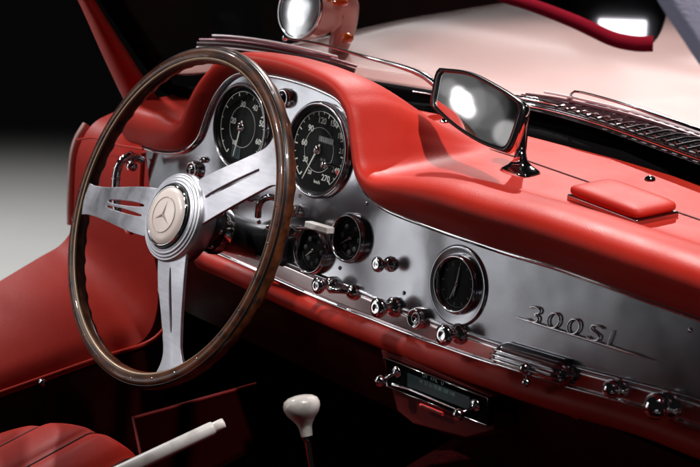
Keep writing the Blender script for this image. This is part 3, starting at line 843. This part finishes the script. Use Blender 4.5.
# wing mirror
c = dep(300, 10, 2.45)
d0 = ((CAM-c).normalized() + (Vector((-2.2,-2.0,1.62))-c).normalized()).normalized()
wm = MB().lathe([(.0001,.0035),(.020,.0028),(.034,.0014),(.0405,.0002)], c, d0, 48).build('wing_mirror', M['wing_glass'])
MB().lathe([(.0405,-.004),(.0425,.000),(.0415,.003),(.0395,.0015)], c, d0, 48).build('mirror_ring', M['chrome'], wm)
MB().lathe([(.0425,-.002),(.041,-.02),(.033,-.045),(.018,-.066),(.0001,-.072)], c, d0, 40).build('mirror_shell', M['paint'], wm)
pt = hit(352,44,(0,0,.905),(0,0,1))
MB().tube(catmull([c-d0*.035+CR*.008, dep(341,4,2.48), dep(344,24,2.50), atZ(337,54,.895)], 16), [.034-.0012*i for i in range(16)], 16, flat=(.75,1)).build('mirror_stalk', M['paint'], wm)
MB().ball(dep(338,1,2.40), .014, rr=(1.4,1,.55)).build('orange_reflection', M['amber'], wm)  # amber ball standing in for orange reflections on the housing
MB().ball(dep(347,38,2.44), .010, rr=(1,1,.8)).build('stalk_foot', M['amber'], wm)

# ================================================================== SUN VISOR AND ROOF LINING
vd = 1.5
vpts = [(470,-14),(492,-4),(530,8),(575,27),(606,42),(625,48),(645,48),(656,40),(664,24),(668,0),(668,-30),(560,-60),(470,-50)]
vc = dep(580, 10, vd); vn = (CAM-vc).normalized(); vn = (vn+Vector((0,0,-.25))).normalized()
vp = catmull([hit(x,y,vc,vn) for x,y in vpts]+[hit(*vpts[0],vc,vn)], 90)[:-1]
vis = MB().prism(vp, -vn*.003).build('sun_visor', M['visor'])
vcen = sum(vp, Vector())/len(vp)
ve = catmull([hit(x,y,vc,vn) for x,y in ((466,-22),(478,-9),(500,0),(536,12),(575,28),(606,43),(622,48),(638,50.5),(653,50.5))], 50)
rows = []
for i, p in enumerate(ve):
    t = (ve[min(i+1,49)]-ve[max(i-1,0)]).normalized(); iv = t.cross(vn).normalized()
    if iv.dot(vcen-p) < 0: iv = -iv
    wd = lerp(.0075,.0125,i/49)
    rows.append([p+vn*.0005-iv*.001, p+vn*.003, p+vn*.0038+iv*wd*.5, p+vn*.003+iv*wd, p+vn*.0003+iv*(wd+.001)])
MB().grid(rows).build('visor_edging', M['visor_edge'], vis)
rl = []
edge = [(640,-40),(655,-10),(668,12),(685,38),(704,66),(740,110)]
ed = catmull([dep(x,y,1.38) for x,y in edge], 24)
rows = []
for p in ed:
    rows.append([p+CR*0, p+Vector((.006,.004,.012)), p+Vector((.03,.02,.03)), p+Vector((.12,.09,.05)), p+Vector((.3,.2,.05))])
MB().grid(rows).build('roof_lining', M['lining'], solid=.01)

# ================================================================== CABIN FLOOR, TUNNEL, SEAT, LEVERS
MB().box((.22,-.35,.29), U, (0,1,0), (0,0,1), .66, .75, .008).build('cabin_floor', M['carpet'])
MB().grid([[Vector((x,.30,.30)) for x in (-.43,0,.4,.88)], [Vector((x,.34,.55)) for x in (-.43,0,.4,.88)], [Vector((x,.20,.86)) for x in (-.43,0,.4,.88)]]).build('firewall', M['rubber'], solid=.01)
tun = []
for y in (-1.0,-.6,-.3,-.1,.1,.3):
    k_ = lerp(1,1.25,smooth((y+.2)/.5)); tun.append([Vector((.20+x*k_, y, .30+z*k_)) for x, z in ((-.16,0),(-.145,.12),(-.12,.19),(-.06,.225),(0,.23),(.06,.225),(.12,.19),(.145,.12),(.16,0))])
MB().grid(tun).build('transmission_tunnel', M['carpet'])
MB().grid([[Vector((-.432, y, z)) for y in (-1.2,-.5,-.05,.1,.35)] for z in (.29,.45,.49)]).build('side_trim', M['rubber'], solid=.008)
MB().grid([[Vector((-.45, y, z)) for y in (.035,.15,.35)] for z in (.29,.5,.86)]).build('footwell_side', M['rubber'], solid=.008)
# driver's footwell side board with piped edges
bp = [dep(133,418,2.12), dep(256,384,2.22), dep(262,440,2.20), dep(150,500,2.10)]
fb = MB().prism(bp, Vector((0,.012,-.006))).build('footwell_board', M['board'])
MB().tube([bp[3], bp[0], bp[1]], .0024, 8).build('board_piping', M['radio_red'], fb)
# seat
ds = 1.92
sc0 = dep(40, 500, ds)
seat_prof = catmull([dep(-60,452,ds), dep(-20,440,ds), dep(15,429,ds), (dep(48,424.5,ds)), dep(80,430,ds), dep(105,442,ds), dep(122,456,ds), dep(135,476,ds), dep(140,510,ds)], 50)
rows = []
back = Vector((.25,-.95,0)).normalized()
for i, p in enumerate(seat_prof):
    row = []
    for k in range(26):
        t = k/25
        a = -rad(80)*(1-min(1,t*3))  # front roll
        dz = -.05*(1-math.cos(a)); dy = -.04*math.sin(a)
        row.append(p + back*(dy*-1 + max(0,(t-.33))*.5) + Vector((0,0,dz - .02*max(0,t-.33))) - Vector((0,0,sum(.0045*math.exp(-((i-g_)/1.1)**2) for g_ in (8,19,29,38)))))
    rows.append(row)
MB().grid(rows).build('seat', M['leather'])
seat = bpy.data.objects['seat']
for f_, (i0, i1) in enumerate(((8,8),(19,19),(29,29),(38,38))):
    MB().tube([rows[int(lerp(i0,i1,k/25))][k]+Vector((0,0,.0005)) for k in range(26)], .0011, 6).build('seat_stitching', M['seam'], seat)
# seat back and door-side trims that close the cabin (mirrored in the chrome)
sb = []
for z, y in ((.35,-.80),(.45,-.82),(.55,-.84),(.62,-.86),(.66,-.88)):
    sb.append([Vector((-.17+.24*math.sin(a), y+.05*(1-math.cos(a)*1.0), z)) for a in [rad(-90+180*k/16) for k in range(17)]])
MB().grid(sb).build('seat_backrest', M['leather'], seat, solid=.06)

# gear lever
kc = dep(302, 408, 1.80); kb = dep(313.5, 474, 1.80)
gax = (kc-kb).normalized()
gear = MB().tube([kb-gax*.12, kb, kc-gax*.012], [.0045,.0040,.0036], 14).build('gear_lever', M['chrome'])
MB().lathe([(.0062,-.030),(.0066,-.026),(.0072,-.0205),(.0088,-.0165),(.0128,-.011),(.0172,-.006),(.0196,.000),(.0198,.0045),(.0180,.009),(.0130,.0122),(.006,.0137),(.0001,.014)], kc, gax, 40).build('gear_knob', M['ivory'], gear)
MB().lathe([(.0045,-.036),(.0058,-.033),(.0058,-.030)], kc, gax, 24).build('knob_collar', M['darkchrome'], gear)
# handbrake
h0, h1 = dep(96, 483, 1.86), dep(214, 427.5, 1.88); hd = (h1-h0).normalized()
hb = MB().tube([h0, h0.lerp(h1,.5), h1-hd*.003, h1], [.0082,.0080,.0078,.0070], 24).build('handbrake', M['ivory_worn'])
MB().lathe([(.0058,0),(.0060,.001),(.0060,.010),(.0052,.0125),(.0001,.0132)], h1, hd, 24).build('release_button', M['ivory'], hb)

# ================================================================== SHOWROOM FLOOR
fl = MB().grid([[Vector((x, y, 0)) for x in (-14,-7,0,7)] for y in (-6,0,7,14)]).build('floor', M['floor'], None)
fl['kind'] = 'structure'

# ================================================================== LIGHTS
def area(loc, to, size, power, col=(1,1,1), sy=None, spread=180):
    l = bpy.data.lights.new('lamp', 'AREA'); l.energy = power; l.color = col; l.size = size
    if sy: l.shape = 'RECTANGLE'; l.size_y = sy
    l.spread = rad(spread)
    o = bpy.data.objects.new('added_lamp', l); COL.objects.link(o); o.location = loc
    o.rotation_euler = (Vector(to)-Vector(loc)).to_track_quat('-Z','Y').to_euler(); return o
def spot(loc, to, power, ang, blend=.5, r=.03, col=(1,1,1)):
    l = bpy.data.lights.new('spot', 'SPOT'); l.energy = power; l.color = col; l.spot_size = rad(ang); l.spot_blend = blend; l.shadow_soft_size = r
    o = bpy.data.objects.new('spot_lamp', l); COL.objects.link(o); o.location = loc
    o.rotation_euler = (Vector(to)-Vector(loc)).to_track_quat('-Z','Y').to_euler(); return o
# ceiling spots over the dashboard: bright dash top, two soft mirror shadows below the mirror
spot((1.25,.0,3.1), (.36,.22,.87), 290, 28, .6, .05, (1,.95,.93))
spot((-1.35,1.95,2.85), (.24,.2,.87), 400, 26, .6, .03, (1,.95,.93))
spot((.5,2.9,3.2), (.0,1.35,.87), 46, 44, .9, .08, (1,.95,.92))
# added unseen strips and soft box behind the left shoulder, placed to be mirrored by the instrument panel, wheel and mirror
def toward(p, d, r): return (p[0]+d[0]*r, p[1]+d[1]*r)
for az, wd, pw in ((36.5,.10,.15),(40.5,.20,.31),(44.5,.06,.11),(47.5,.12,.15),(52,.08,.065),(56.5,.12,.05)):
    lx, ly = toward((0,0), (-math.cos(rad(az)), -math.sin(rad(az))), 2.8)
    area((lx, ly, .74), (0,0,.8), wd, pw, (.97,.98,1), 1.3, spread=80)
area((-2.2,-2.0,1.62), (-.2,-.1,.85), .8, .42, (.93,.95,1), .6, spread=60)
def seen_in_mirror(px, py, dist):   # where an added lamp must stand to show in the mirror
    p = hit(px, py, ctr, mn); d = (p-CAM).normalized(); return p + (d - mn*2*d.dot(mn))*dist
for px, py, sz, pw in ((459,93,.035,.00060),(463,103,.060,.0016),(469,111,.040,.0007),(466,97,.022,.0003),(456,100,.020,.0003),(449,88,.05,.00012),(450,103,.20,.0009),(474,120,.17,.0007),(470,88,.18,.00035),(507,134,.07,.0006),(488,108,.12,.0002)):
    l_ = area(seen_in_mirror(px, py, 2.7), ctr, sz, pw, (1,.98,.97), spread=70); l_.data.shape = 'DISK'
# added strips far ahead, placed to lay streaks on the bonnet
for k, (sx, sy, pw) in enumerate(((1.6,.10,.42),(1.0,.2,.24),(.8,.10,.10))):
    area((-4.6+1.1*k, 4.2+.9*k, 2.35+.35*k), (.0,.9,.9), sx, pw, (1,.97,.96), sy, spread=60)
# added lamp, placed to show as a pale patch in the visor
vq = hit(622, 31, vc, vn); vdir = (vq-CAM).normalized(); vr = vdir - vn*2*vdir.dot(vn)
l_ = area(vq+vr*1.6, vq, .085, .014, (.93,.90,1), .04, spread=40)
# added spots, each aimed to brighten one part of the car
spot((-2.1,-.4,2.5), (-.55,-.12,.62), 175, 28, .7, .10)
spot((-1.2,-1.4,2.7), (-.42,.25,.98), 60, 11, .5, .05)
spot((-.75,-2.0,2.5), (-.13,0,.87), 60, 9.5, .5, .05)
spot((-1.7,-2.1,2.9), (-.24,-.05,.82), 120, 14, .6, .06, (1,.98,.96))
spot((.75,-.45,2.9), (.157,-.198,.66), 75, 9, .6, .04)
spot((-.45,.75,3.0), (-.13,-.38,.64), 60, 10, .7, .05)
spot((1.3,-1.5,.5), (.6,-.2,1.2), 14, 30, .6, .1, (.9,.9,1))  # added low spot that brightens the roof lining from below
# far pool of light on the showroom floor
fc = atZ(-150, 350, 0)
spot((fc.x+.4, fc.y+.2, 3.4), fc, 900, 56, 1.0, .2, (1,.99,.975))

w = bpy.data.worlds.new('World'); S.world = w; w.use_nodes = True
w.node_tree.nodes['Background'].inputs[0].default_value = (.004,.004,.0042,1); w.node_tree.nodes['Background'].inputs[1].default_value = 1

# ================================================================== CAMERA
cd = bpy.data.cameras.new('camera'); cam = bpy.data.objects.new('camera', cd); COL.objects.link(cam)
cam.location = CAM
cam.rotation_euler = Matrix((CR, CU, -CF)).transposed().to_euler()
cd.sensor_width = 36; cd.lens = FPX/700*36; cd.clip_start = .05; cd.clip_end = 100
cd.dof.use_dof = True; cd.dof.focus_distance = 1.98; cd.dof.aperture_fstop = 10
S.camera = cam
S.view_settings.view_transform = 'Standard'; S.view_settings.look = 'None'; S.view_settings.exposure = 0; S.view_settings.gamma = 1
S.render.engine = 'CYCLES'
